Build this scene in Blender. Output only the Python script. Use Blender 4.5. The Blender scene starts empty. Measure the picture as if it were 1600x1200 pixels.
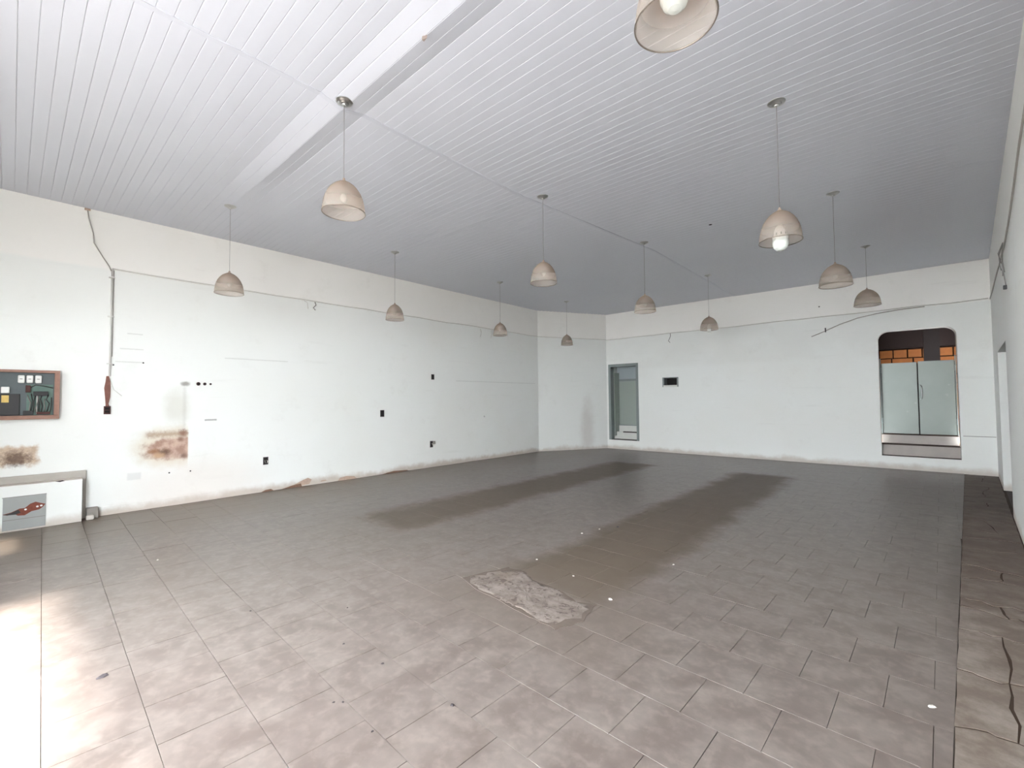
import bpy, bmesh, math, random
from mathutils import Vector, Matrix

S = bpy.context.scene
COL = S.collection
rnd = random.Random(11)

# ------------------------------------------------------------------ camera
F_PX, PITCH, ROLL, YAW, CAM_H = 701.06, 0.03509, -0.00815, 0.73013, 1.40
fw = Vector((-math.sin(YAW), math.cos(YAW), 0)); rt = Vector((math.cos(YAW), math.sin(YAW), 0)); up = Vector((0, 0, 1))
FV = fw * math.cos(PITCH) + up * math.sin(PITCH)
UV0 = -fw * math.sin(PITCH) + up * math.cos(PITCH)
RV = rt * math.cos(ROLL) + UV0 * math.sin(ROLL)
UV = -rt * math.sin(ROLL) + UV0 * math.cos(ROLL)
cam_d = bpy.data.cameras.new('camera'); cam_d.sensor_width = 36; cam_d.lens = F_PX / 1600 * 36
cam_d.clip_start = 0.05; cam_d.clip_end = 200
cam = bpy.data.objects.new('camera', cam_d); COL.objects.link(cam)
cam.matrix_world = Matrix(((RV.x, UV.x, -FV.x, 0), (RV.y, UV.y, -FV.y, 0), (RV.z, UV.z, -FV.z, CAM_H), (0, 0, 0, 1)))
S.camera = cam

# ------------------------------------------------------------------ light
w = bpy.data.worlds.new('sky'); S.world = w; w.use_nodes = True
bg = w.node_tree.nodes['Background']; bg.inputs[0].default_value = (0.90, 0.955, 1.0, 1); bg.inputs[1].default_value = 1.0
sun_d = bpy.data.lights.new('sun', 'SUN'); sun_d.energy = 1.15; sun_d.angle = math.radians(7); sun_d.color = (1, 0.955, 0.88)
sun = bpy.data.objects.new('sun', sun_d); COL.objects.link(sun)
SUN_EL, SUN_AZ = math.radians(57.7), math.radians(-33)
sd = Vector((math.sin(SUN_AZ) * math.cos(SUN_EL), math.cos(SUN_AZ) * math.cos(SUN_EL), -math.sin(SUN_EL)))
sun.rotation_euler = sd.to_track_quat('-Z', 'Y').to_euler()
S.view_settings.view_transform = 'Standard'; S.view_settings.look = 'None'
S.view_settings.gamma = 1; S.view_settings.use_curve_mapping = False
S.view_settings.exposure = 4.9
S.cycles.max_bounces = 12; S.cycles.diffuse_bounces = 6; S.cycles.use_denoising = True
S.cycles.sample_clamp_indirect = 6

# ------------------------------------------------------------------ room layout
H = 3.82
XL = -7.58
YF = -1.20
def back_y(x): return 11.3986 + 0.0137 * (x + 6)
def right_x(y): return 1.055 - 0.064 * (11.47 - y)
C1 = (XL, 9.53); C2 = (-6.55, back_y(-6.55)); C3 = (1.056, back_y(1.056))
C4 = (right_x(YF), YF); C5 = (XL, YF)
ROOM = [C5, C4, C3, C2, C1]                 # counter-clockwise

# ------------------------------------------------------------------ node helpers
class NT:
    def __init__(s, name, rough=0.6, spec=0.4):
        s.m = bpy.data.materials.new(name); s.m.use_nodes = True
        s.t = s.m.node_tree; s.b = s.t.nodes['Principled BSDF']; s.out = s.t.nodes['Material Output']
        s.b.inputs['Roughness'].default_value = rough
        s.b.inputs['Specular IOR Level'].default_value = spec
    def n(s, typ, **kw):
        o = s.t.nodes.new(typ)
        for k, v in kw.items(): setattr(o, k, v)
        return o
    def put(s, sock, v):
        if isinstance(v, bpy.types.NodeSocket): s.t.links.new(v, sock)
        elif v is not None:
            if isinstance(v, tuple) and len(v) == 3 and sock.type == 'RGBA': v = (*v, 1)
            sock.default_value = v
    def math(s, op, a, b=None, c=None):
        o = s.n('ShaderNodeMath', operation=op)
        for i, v in enumerate((a, b, c)):
            if v is not None: s.put(o.inputs[i], v)
        return o.outputs[0]
    def ss(s, x, lo, hi, a=0.0, b=1.0):
        o = s.n('ShaderNodeMapRange', interpolation_type='SMOOTHSTEP')
        for i, v in enumerate((x, lo, hi, a, b)): s.put(o.inputs[i], v)
        return o.outputs[0]
    def pos(s):
        g = s.n('ShaderNodeNewGeometry'); x = s.n('ShaderNodeSeparateXYZ'); s.t.links.new(g.outputs['Position'], x.inputs[0])
        return g.outputs['Position'], x.outputs[0], x.outputs[1], x.outputs[2]
    def objz(s):
        g = s.n('ShaderNodeTexCoord'); x = s.n('ShaderNodeSeparateXYZ'); s.t.links.new(g.outputs['Object'], x.inputs[0])
        return x.outputs[2]
    def noise(s, scale, detail=4.0, rough=0.55, vec=None, dist=0.0):
        o = s.n('ShaderNodeTexNoise'); o.inputs['Scale'].default_value = scale; o.inputs['Detail'].default_value = detail
        o.inputs['Roughness'].default_value = rough; o.inputs['Distortion'].default_value = dist
        if vec is None: vec = s.pos()[0]
        s.t.links.new(vec, o.inputs['Vector']); return o.outputs['Fac']
    def scaled(s, v):
        o = s.n('ShaderNodeMapping'); o.inputs['Scale'].default_value = v
        s.t.links.new(s.pos()[0], o.inputs['Vector']); return o.outputs[0]
    def mix(s, f, a, b):
        o = s.n('ShaderNodeMix', data_type='RGBA')
        s.put(o.inputs[0], f); s.put(o.inputs[6], a); s.put(o.inputs[7], b); return o.outputs[2]
    def color(s, v): s.put(s.b.inputs['Base Color'], v); return s
    def bump(s, h, strength=0.3, dist=0.01):
        o = s.n('ShaderNodeBump'); o.inputs['Strength'].default_value = strength; o.inputs['Distance'].default_value = dist
        s.t.links.new(h, o.inputs['Height']); s.t.links.new(o.outputs[0], s.b.inputs['Normal'])
    def rough(s, v): s.put(s.b.inputs['Roughness'], v)

def lin(r, g, b):
    f = lambda c: (c / 255 / 12.92) if c <= 10 else ((c / 255 + 0.055) / 1.055) ** 2.4
    return (f(r), f(g), f(b))

def simple(name, rgb, rough=0.6, metal=0.0, var=0.12, scale=9.0, spec=0.4):
    m = NT(name, rough, spec); c = lin(*rgb)
    m.color(m.mix(m.noise(scale), tuple(x * (1 - var) for x in c), tuple(min(1, x * (1 + var)) for x in c)))
    m.b.inputs['Metallic'].default_value = metal
    return m.m

# ---- painted plaster
def paint(name, low, high, split=3.1, dirt=0.5, extra=None):
    m = NT(name, 0.62, 0.3)
    P, x, y, z = m.pos()
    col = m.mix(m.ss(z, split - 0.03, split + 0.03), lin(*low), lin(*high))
    big = m.noise(0.55, 3)
    col = m.mix(m.math('MULTIPLY', m.ss(big, 0.42, 0.75), 0.22), col, lin(226, 221, 212))
    fine = m.noise(2.6, 8, 0.7)
    col = m.mix(m.math('MULTIPLY', m.ss(fine, 0.56, 0.8), 0.20), col, lin(196, 191, 184))
    hs = m.noise(1.0, 5, 0.6, m.scaled((0.8, 0.8, 9)))
    col = m.mix(m.math('MULTIPLY', m.ss(hs, 0.60, 0.78), 0.12), col, lin(178, 174, 168))
    # grime that has crept up from the floor
    nb = m.noise(3.5, 5, 0.6)
    lim = m.math('MULTIPLY_ADD', nb, 0.22, 0.0)
    base = m.ss(m.math('SUBTRACT', z, lim), 0.03, -0.09)
    col = m.mix(m.math('MULTIPLY', base, dirt), col, lin(168, 146, 126))
    col2 = extra(m, col, x, y, z) if extra else col
    m.color(col2)
    m.bump(m.noise(22, 6, 0.6), 0.10, 0.004)
    return m.m

def blob(m, u, v, cu, cv, ru, rv, n, amt=0.5, soft=0.25):
    du = m.math('DIVIDE', m.math('SUBTRACT', u, cu), ru); dv = m.math('DIVIDE', m.math('SUBTRACT', v, cv), rv)
    d = m.math('SQRT', m.math('ADD', m.math('MULTIPLY', du, du), m.math('MULTIPLY', dv, dv)))
    d = m.math('ADD', d, m.math('MULTIPLY', m.math('SUBTRACT', n, 0.5), amt))
    return m.ss(d, 1.0 + soft, 1.0 - soft)

def box_mask(m, u, v, u0, u1, v0, v1, n, amt=0.05, soft=0.02):
    dn = m.math('MULTIPLY', m.math('SUBTRACT', n, 0.5), amt)
    uu = m.math('ADD', u, dn); vv = m.math('ADD', v, dn)
    a = m.math('MULTIPLY', m.ss(uu, u0 - soft, u0 + soft), m.ss(uu, u1 + soft, u1 - soft))
    b = m.math('MULTIPLY', m.ss(vv, v0 - soft, v0 + soft), m.ss(vv, v1 + soft, v1 - soft))
    return m.math('MULTIPLY', a, b)

def left_stains(m, c, x, y, z):
    n1 = m.noise(9, 6, 0.65); n2 = m.noise(30, 5, 0.7)
    # damp patch with bare plaster, squared off on its right
    right = m.ss(y, 1.675, 1.655)
    halo = m.math('MULTIPLY', blob(m, y, z, 1.50, 0.80, 0.42, 0.26, n1, 0.5, 0.35), right)
    c = m.mix(m.math('MULTIPLY', halo, 0.55), c, lin(206, 190, 160))
    core = m.math('MULTIPLY', blob(m, y, z, 1.56, 0.77, 0.38, 0.155, n1, 0.8, 0.22), right)
    c = m.mix(m.math('MULTIPLY', core, 0.9), c, m.mix(m.ss(n1, 0.35, 0.65), lin(158, 120, 104), lin(196, 166, 150)))
    band = box_mask(m, y, z, 1.20, 1.655, 0.935, 1.005, n2, 0.10, 0.035)
    c = m.mix(m.math('MULTIPLY', band, 0.8), c, lin(172, 146, 124))
    for (cy, cz, ry, rz, col) in ((1.40, 0.725, 0.065, 0.045, (92, 66, 48)), (1.28, 0.745, 0.05, 0.03, (150, 106, 72)), (1.62, 0.66, 0.035, 0.03, (110, 78, 66)),
                                  (1.61, 0.98, 0.045, 0.05, (140, 100, 84)), (1.58, 0.89, 0.03, 0.03, (132, 98, 82)), (1.34, 0.69, 0.06, 0.035, (196, 160, 126))):
        c = m.mix(m.math('MULTIPLY', blob(m, y, z, cy, cz, ry, rz, n2, 1.8, 0.7), 0.8), c, lin(*col))
    c = m.mix(m.math('MULTIPLY', blob(m, y, z, 1.53, 1.33, 0.14, 0.22, n1, 0.8, 0.6), 0.35), c, lin(186, 180, 160))
    c = m.mix(m.math('MULTIPLY', box_mask(m, y, z, 1.60, 1.635, 1.05, 1.62, n2, 0.03, 0.02), 0.18), c, lin(150, 142, 130))
    c = m.mix(m.math('MULTIPLY', blob(m, y, z, 1.625, 1.66, 0.05, 0.03, n2, 0.8, 0.5), 0.7), c, lin(120, 112, 104))
    c = m.mix(m.math('MULTIPLY', box_mask(m, y, z, 1.86, 2.01, 1.135, 1.155, n2, 0.012, 0.006), 0.7), c, lin(130, 130, 126))
    # second patch under the meter niche
    c = m.mix(m.math('MULTIPLY', box_mask(m, y, z, -0.40, 0.225, 0.70, 0.915, n1, 0.16, 0.03), 0.8), c, m.mix(m.ss(n2, 0.4, 0.65), lin(178, 146, 116), lin(198, 170, 138)))
    c = m.mix(m.math('MULTIPLY', blob(m, y, z, 0.055, 0.775, 0.10, 0.075, n2, 1.6, 0.55), 0.85), c, m.mix(n2, lin(58, 42, 38), lin(120, 92, 76)))
    # pinkish undercoat near the floor, old pencil lines
    c = m.mix(m.math('MULTIPLY', blob(m, y, z, 1.8, 0.25, 0.75, 0.35, n1, 0.5, 0.6), 0.35), c, lin(226, 208, 198))
    c = m.mix(m.math('MULTIPLY', box_mask(m, y, z, 1.02, 1.16, 0.40, 0.49, n2, 0.02, 0.01), 0.25), c, lin(176, 178, 178))
    for (y0, y1, zz) in ((0.99, 1.15, 2.30), (0.92, 1.16, 2.10), (0.88, 1.16, 1.93), (2.1, 3.0, 2.05), (6.6, 9.4, 1.83)):
        c = m.mix(m.math('MULTIPLY', box_mask(m, y, z, y0, y1, zz - 0.006, zz + 0.006, n2, 0.012, 0.006), 0.35), c, lin(160, 158, 154))
    return c

def corner_band(m, c, x, y, z):
    n1 = m.noise(5, 5, 0.6)
    c = m.mix(m.math('MULTIPLY', blob(m, x, z, -6.86, 0.50, 0.09, 0.75, n1, 0.9, 0.7), 0.38), c, lin(178, 164, 156))  # soft upright brownish band low on the corner wall
    return c

def back_stain(m, c, x, y, z):
    n1 = m.noise(1.2, 5, 0.6)
    band = m.math('MULTIPLY', m.ss(z, 2.15, 2.30), m.ss(z, 3.05, 2.6))
    c = m.mix(m.math('MULTIPLY', m.math('MULTIPLY', band, m.ss(n1, 0.3, 0.6)), 0.12), c, lin(196, 190, 183))
    return c

M = {}
LOWC, HIC = (235, 236, 233), (241, 239, 235)  # upper tone raised to make up for light missing under the ceiling
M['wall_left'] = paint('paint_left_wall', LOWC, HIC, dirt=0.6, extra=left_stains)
M['wall_corner'] = paint('paint_corner_wall', LOWC, HIC, extra=corner_band)
M['wall_back'] = paint('paint_back_wall', LOWC, (246, 244, 240), extra=back_stain)  # lightest upper tone, making up for dim light high on this wall
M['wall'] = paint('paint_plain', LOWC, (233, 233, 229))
M['render_grey'] = paint('paint_side_room', (224, 226, 224), (224, 226, 224), dirt=0.3)

# ---- ceiling boards
m = NT('ceiling_pvc', 0.36, 0.5)
m.color(m.mix(m.noise(0.7, 3), lin(194, 196, 206), lin(202, 204, 212)))
M['pvc'] = m.m
M['pvc_strip'] = simple('ceiling_joint_pvc', (194, 196, 206), 0.4, var=0.03)

# ---- floor tiles
def floor_stains(m, col, x, y):
    n1 = m.noise(2.2, 6, 0.65); n2 = m.noise(0.9, 4, 0.6)
    brown = m.mix(m.noise(4.5, 6, 0.7), lin(84, 72, 59), lin(104, 92, 79))
    s1 = box_mask(m, x, y, -2.53, -1.60, 2.66, 9.15, n1, 0.5, 0.15)
    s2 = box_mask(m, x, y, -5.04, -4.12, 2.85, 9.05, n1, 0.6, 0.18)
    s3 = box_mask(m, x, y, -5.6, -3.7, 2.2, 3.6, n2, 1.2, 0.5)
    col = m.mix(m.math('MULTIPLY', s1, 0.92), col, brown)
    col = m.mix(m.math('MULTIPLY', s2, 0.82), col, brown)
    col = m.mix(m.math('MULTIPLY', s3, 0.28), col, brown)
    s4 = box_mask(m, x, y, -2.75, -1.25, 1.98, 2.95, n1, 0.8, 0.3)
    col = m.mix(m.math('MULTIPLY', s4, 0.5), col, m.mix(n1, lin(92, 80, 70), lin(112, 101, 92)))
    # trodden dirt beside the walls
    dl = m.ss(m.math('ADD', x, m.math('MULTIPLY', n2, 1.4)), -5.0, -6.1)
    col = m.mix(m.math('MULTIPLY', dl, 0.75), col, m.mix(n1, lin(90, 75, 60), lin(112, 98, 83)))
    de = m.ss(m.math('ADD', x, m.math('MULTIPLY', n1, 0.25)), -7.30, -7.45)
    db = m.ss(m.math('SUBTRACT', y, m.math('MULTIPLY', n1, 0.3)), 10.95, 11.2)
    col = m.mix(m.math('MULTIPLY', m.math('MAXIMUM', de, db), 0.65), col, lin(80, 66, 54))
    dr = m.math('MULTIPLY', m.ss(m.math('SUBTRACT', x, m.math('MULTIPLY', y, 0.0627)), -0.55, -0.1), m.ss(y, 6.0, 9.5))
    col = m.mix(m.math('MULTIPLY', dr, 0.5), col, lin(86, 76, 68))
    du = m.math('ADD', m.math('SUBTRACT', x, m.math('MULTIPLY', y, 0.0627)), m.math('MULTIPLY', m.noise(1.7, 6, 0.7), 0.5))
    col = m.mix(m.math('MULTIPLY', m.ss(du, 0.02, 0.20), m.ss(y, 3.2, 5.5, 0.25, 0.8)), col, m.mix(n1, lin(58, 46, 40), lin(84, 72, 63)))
    return col, m.math('MAXIMUM', s1, s2), n1

m = NT('floor_tile', 0.3, 0.5)
P, x, y, z = m.pos()
a = m.noise(5.5, 4, 0.55); b = m.noise(13.0, 4, 0.6, dist=0.3); big = m.noise(0.8, 3)
col = m.mix(m.ss(a, 0.36, 0.66), lin(102, 91, 85), lin(121, 111, 105))
col = m.mix(m.math('MULTIPLY', m.ss(b, 0.44, 0.70), 0.5), col, lin(137, 127, 120))
col = m.mix(m.math('MULTIPLY', m.ss(big, 0.45, 0.7), 0.35), col, lin(110, 97, 91))
inf = m.n('ShaderNodeObjectInfo')
col = m.mix(m.math('MULTIPLY', inf.outputs['Random'], 0.12), col, lin(114, 107, 103))
speck = m.noise(26, 3, 0.6)
col = m.mix(m.math('MULTIPLY', m.ss(speck, 0.3, 0.62, 0.5, 0.0), 0.45), col, lin(100, 91, 87))
col, smask, n1 = floor_stains(m, col, x, y)
m.color(col)
m.rough(m.math('ADD', m.math('MULTIPLY_ADD', a, 0.10, 0.30), m.math('MULTIPLY', smask, 0.25)))
m.bump(b, 0.08, 0.004)
M['tile'] = m.m
M['grout'] = simple('floor_grout', (80, 72, 66), 0.9, var=0.25, scale=5)

m = NT('rough_cement', 0.85, 0.3)
n1 = m.noise(7, 8, 0.7); n2 = m.noise(2.2, 4); n3 = m.noise(19, 4, 0.6, dist=1.2)
col = m.mix(m.ss(n1, 0.35, 0.65), lin(108, 97, 90), lin(134, 124, 117))
col = m.mix(m.math('MULTIPLY', m.ss(n2, 0.5, 0.68), 0.6), col, lin(110, 96, 84))
col = m.mix(m.math('MULTIPLY', m.ss(n3, 0.56, 0.62), 0.7), col, lin(78, 67, 60))
m.color(col); m.bump(n1, 0.6, 0.01); M['cement'] = m.m

m = NT('cracked_cement', 0.7, 0.3)
P, x, y, z = m.pos(); n1 = m.noise(4, 8, 0.7); n2 = m.noise(1.1, 4, 0.6)
col = m.mix(m.ss(n1, 0.38, 0.66), lin(104, 92, 83), lin(132, 122, 113))
dark = m.ss(m.math('ADD', y, m.math('MULTIPLY', n2, 2.0)), 4.6, 6.4)
col = m.mix(m.math('MULTIPLY', dark, 0.6), col, m.mix(n1, lin(70, 56, 49), lin(98, 84, 74)))
col = m.mix(m.math('MULTIPLY', m.ss(m.noise(6, 5, 0.6), 0.58, 0.72), 0.4), col, lin(92, 73, 50))
m.color(col); m.bump(n1, 0.5, 0.012); M['cracked'] = m.m
M['crack_dirt'] = simple('crack_dirt', (58, 43, 32), 0.95, var=0.3, scale=6)
M['dirt_edge'] = simple('broken_tile_edge', (96, 85, 77), 0.9, var=0.3, scale=14)

# ---- object materials
M['nickel'] = simple('brushed_nickel', (190, 190, 188), 0.28, 0.95, 0.05, 40)
M['dark_metal'] = simple('rim_metal', (128, 118, 110), 0.4, 0.6, 0.1, 30)
M['cord'] = simple('clear_grey_cord', (122, 118, 116), 0.5)
M['bulb'] = simple('opal_bulb', (212, 216, 212), 0.25, var=0.03)
M['bulb_base'] = simple('bulb_base_plastic', (222, 222, 218), 0.4, var=0.03)
M['cap'] = simple('lamp_cap_plastic', (168, 150, 136), 0.45, var=0.06)
m = NT('prismatic_acrylic', 0.16, 0.6)
oz = m.objz()
m.color(m.mix(m.ss(oz, -0.22, -0.02), lin(226, 221, 216), lin(190, 172, 158)))
tr = m.n('ShaderNodeBsdfTransparent'); tr.inputs[0].default_value = (0.93, 0.90, 0.87, 1)
tl = m.n('ShaderNodeBsdfTranslucent'); m.put(tl.inputs[0], lin(214, 200, 188))
mx0 = m.n('ShaderNodeMixShader'); mx0.inputs[0].default_value = 0.4
m.t.links.new(m.b.outputs[0], mx0.inputs[1]); m.t.links.new(tl.outputs[0], mx0.inputs[2])
mx = m.n('ShaderNodeMixShader'); m.put(mx.inputs[0], m.ss(oz, -0.20, -0.03, 0.26, 0.62))
m.t.links.new(tr.outputs[0], mx.inputs[1]); m.t.links.new(mx0.outputs[0], mx.inputs[2]); m.t.links.new(mx.outputs[0], m.out.inputs[0])
M['acrylic'] = m.m
M['cable'] = simple('painted_cable', (212, 209, 203), 0.6)
M['cable_dark'] = simple('dusty_cable', (168, 162, 156), 0.6)
M['wire_dark'] = simple('dark_wire', (52, 48, 48), 0.5)
M['wire_grey'] = simple('bare_grey_wire', (132, 128, 124), 0.5)
M['pipe'] = simple('conduit_plastic', (212, 210, 206), 0.55)
M['rust'] = simple('bare_brick_red', (128, 88, 78), 0.85, var=0.3, scale=25)
M['rust_dark'] = simple('rusty_box', (74, 44, 40), 0.7, var=0.3, scale=40)
M['wood'] = simple('weathered_wood', (152, 118, 104), 0.75, var=0.3, scale=18)
M['panel'] = simple('meter_board', (84, 92, 94), 0.5, var=0.2, scale=8)
M['panel_green'] = simple('meter_board_green', (92, 116, 108), 0.5, var=0.25, scale=8)
M['black'] = simple('black_plastic', (34, 32, 34), 0.45, var=0.2)
M['white_plastic'] = simple('white_plastic', (226, 226, 222), 0.4, var=0.04)
M['yellow'] = simple('yellowed_paper', (214, 184, 110), 0.7, var=0.2, scale=30)
M['void'] = simple('recess_shade', (30, 26, 26), 0.9)  # near-black colour stands in for the shade inside holes and boxes
M['frame_grey'] = simple('grey_door_paint', (134, 142, 140), 0.45, var=0.06)
M['green_grey'] = simple('grey_green_panel', (160, 168, 160), 0.5, var=0.04, scale=3)
M['trans_grey'] = simple('blue_grey_panel', (166, 174, 178), 0.5, var=0.05, scale=3)
M['ledge'] = simple('pale_step', (214, 214, 208), 0.6, var=0.06)
M['ledge_dark'] = simple('dark_nosing', (66, 60, 56), 0.7)
m = NT('galvanised_sheet', 0.38, 0.5); m.b.inputs['Metallic'].default_value = 0.25
n1 = m.noise(1.6, 4); n2 = m.noise(6, 6, 0.7)
col = m.mix(n1, lin(120, 126, 122), lin(138, 143, 138)); col = m.mix(m.math('MULTIPLY', m.ss(n2, 0.62, 0.75), 0.3), col, lin(206, 208, 202))
m.color(col); M['sheet'] = m.m
M['step'] = simple('grimy_step', (180, 172, 166), 0.75, var=0.16, scale=5)
M['step_dark'] = simple('grimy_tread', (70, 56, 50), 0.85, var=0.2)
M['soffit'] = simple('dark_board', (30, 15, 12), 0.8, var=0.3, scale=3)  # very dark red-brown used on all the shed boarding
M['brick'] = simple('clay_block', (138, 84, 42), 0.85, var=0.28, scale=7)
M['mortar'] = simple('dark_mortar', (40, 22, 15), 0.9, var=0.2)
M['post'] = simple('dark_post', (20, 10, 9), 0.8)
M['hatch'] = simple('grey_hatch_paint', (158, 160, 158), 0.5, var=0.06, scale=5)
M['peel'] = simple('rusted_bare_metal', (122, 66, 52), 0.8, var=0.4, scale=40)
M['plaster_bare'] = simple('bare_plaster', (184, 160, 144), 0.9, var=0.2, scale=30)
M['plaster_dark'] = simple('crumbled_plaster', (128, 100, 84), 0.9, var=0.3, scale=40)
M['block_grey'] = simple('grey_mortar_block', (146, 140, 134), 0.85, var=0.2, scale=20)
M['block_top'] = simple('grey_block_top', (198, 190, 180), 0.8, var=0.1, scale=12)  # top face greyer than the block's white sides
M['block_band'] = simple('grey_mortar_band', (178, 172, 164), 0.8, var=0.1, scale=10)
M['debris'] = simple('dark_debris', (70, 64, 66), 0.8, var=0.3, scale=60)
M['chip'] = simple('pale_chip', (206, 200, 192), 0.8, var=0.1, scale=60)
M['pavement'] = simple('street_pavement', (138, 135, 131), 0.9, var=0.12, scale=2)
M['torn'] = simple('torn_edge', (150, 136, 130), 0.7)

# ------------------------------------------------------------------ mesh helpers
class MB:
    def __init__(s): s.v = []; s.f = []
    def add(s, vs, fs):
        o = len(s.v); s.v += [tuple(p) for p in vs]; s.f += [tuple(i + o for i in f) for f in fs]; return s
    def box(s, x0, x1, y0, y1, z0, z1):
        vs = [(x, y, z) for z in (z0, z1) for y in (y0, y1) for x in (x0, x1)]
        return s.add(vs, [(0, 2, 3, 1), (4, 5, 7, 6), (0, 1, 5, 4), (2, 6, 7, 3), (0, 4, 6, 2), (1, 3, 7, 5)])
    def bevbox(s, x0, x1, y0, y1, z0, z1, b):
        bm = bmesh.new(); bmesh.ops.create_cube(bm, size=1)
        for q in bm.verts: q.co = Vector(((x0 + x1) / 2 + q.co.x * (x1 - x0), (y0 + y1) / 2 + q.co.y * (y1 - y0), (z0 + z1) / 2 + q.co.z * (z1 - z0)))
        bmesh.ops.bevel(bm, geom=bm.edges[:], offset=b, segments=2, affect='EDGES', profile=0.6)
        bm.verts.index_update(); s.add([q.co[:] for q in bm.verts], [[q.index for q in f.verts] for f in bm.faces]); bm.free(); return s
    def prism(s, poly, d, depth):
        """poly: list of 3-D points in a plane, extruded by vector d*depth"""
        n = len(poly); q = [tuple(Vector(p) + Vector(d) * depth) for p in poly]
        fs = [tuple(range(n))[::-1], tuple(range(n, 2 * n))] + [(i, (i + 1) % n, n + (i + 1) % n, n + i) for i in range(n)]
        return s.add(list(poly) + q, fs)
    def tube(s, pts, r, sides=7, r2=None):
        pts = [Vector(p) for p in pts]; rings = []; n = len(pts)
        for i, p in enumerate(pts):
            t = (pts[min(i + 1, n - 1)] - pts[max(i - 1, 0)]).normalized()
            a = t.orthogonal().normalized() if i == 0 else (rings[-1][1] - t * rings[-1][1].dot(t)).normalized()
            rr = r if r2 is None else r + (r2 - r) * i / (n - 1)
            rings.append((p, a, t.cross(a), rr))
        vs = []
        for p, a, b, rr in rings:
            for k in range(sides):
                an = 2 * math.pi * k / sides; vs.append(p + (a * math.cos(an) + b * math.sin(an)) * rr)
        fs = [(i * sides + k, i * sides + (k + 1) % sides, (i + 1) * sides + (k + 1) % sides, (i + 1) * sides + k) for i in range(n - 1) for k in range(sides)]
        fs += [tuple(range(sides))[::-1], tuple((n - 1) * sides + k for k in range(sides))]
        return s.add(vs, fs)
    def lathe(s, prof, seg=32, flute=0.0, c=(0, 0, 0)):
        vs = []; n = len(prof)
        for (r, z) in prof:
            for k in range(seg):
                an = 2 * math.pi * k / seg; rr = r * (1 + (flute if k % 2 else -flute)) if r > 0.045 else r
                vs.append((c[0] + rr * math.cos(an), c[1] + rr * math.sin(an), c[2] + z))
        fs = [(i * seg + k, (i + 1) * seg + k, (i + 1) * seg + (k + 1) % seg, i * seg + (k + 1) % seg) for i in range(n - 1) for k in range(seg)]
        return s.add(vs, fs)
    def mesh(s, name):
        me = bpy.data.meshes.new(name); me.from_pydata(s.v, [], s.f); me.update()
        bm = bmesh.new(); bm.from_mesh(me); bmesh.ops.recalc_face_normals(bm, faces=bm.faces); bm.to_mesh(me); bm.free()
        return me
    def build(s, name, mat, parent=None, smooth=False):
        me = s.mesh(name); me.materials.append(M[mat])
        if smooth: me.polygons.foreach_set('use_smooth', [True] * len(me.polygons))
        return link(name, me, parent)

def link(name, me, parent=None):
    o = bpy.data.objects.new(name, me); COL.objects.link(o)
    if parent is not None: o.parent = parent
    return o
def tag(o, label=None, cat=None, group=None, kind=None):
    if label: o['label'] = label
    if cat: o['category'] = cat
    if group: o['group'] = group
    if kind: o['kind'] = kind
    return o
def empty(name, loc, rz=0, label=None, cat=None, group=None):
    o = bpy.data.objects.new(name, None); COL.objects.link(o); o.location = loc; o.rotation_euler = (0, 0, rz); o.empty_display_size = 0.05
    return tag(o, label, cat, group)

# ------------------------------------------------------------------ floor
def clip(poly, p, q, off=0.0):
    """keep the part of poly left of the line p->q"""
    nx, ny = -(q[1] - p[1]), q[0] - p[0]; L = math.hypot(nx, ny); nx /= L; ny /= L
    d = lambda a: (a[0] - p[0]) * nx + (a[1] - p[1]) * ny - off
    out = []
    for i, a in enumerate(poly):
        b = poly[(i + 1) % len(poly)]; da, db = d(a), d(b)
        if da >= 0: out.append(a)
        if (da >= 0) != (db >= 0):
            t = da / (da - db); out.append((a[0] + (b[0] - a[0]) * t, a[1] + (b[1] - a[1]) * t))
    return out
def area(p): return 0.5 * sum(p[i][0] * p[(i + 1) % len(p)][1] - p[(i + 1) % len(p)][0] * p[i][1] for i in range(len(p)))

floor = MB().prism([(-7.9, YF - 0.18, -0.006), (2.6, YF - 0.18, -0.006), (2.6, 12.0, -0.006), (-7.9, 12.0, -0.006)], (0, 0, -1), 0.12).build('floor', 'grout')
tag(floor, 'grey-beige mottled tile floor with two brown stained strips', 'floor', kind='structure')

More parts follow.
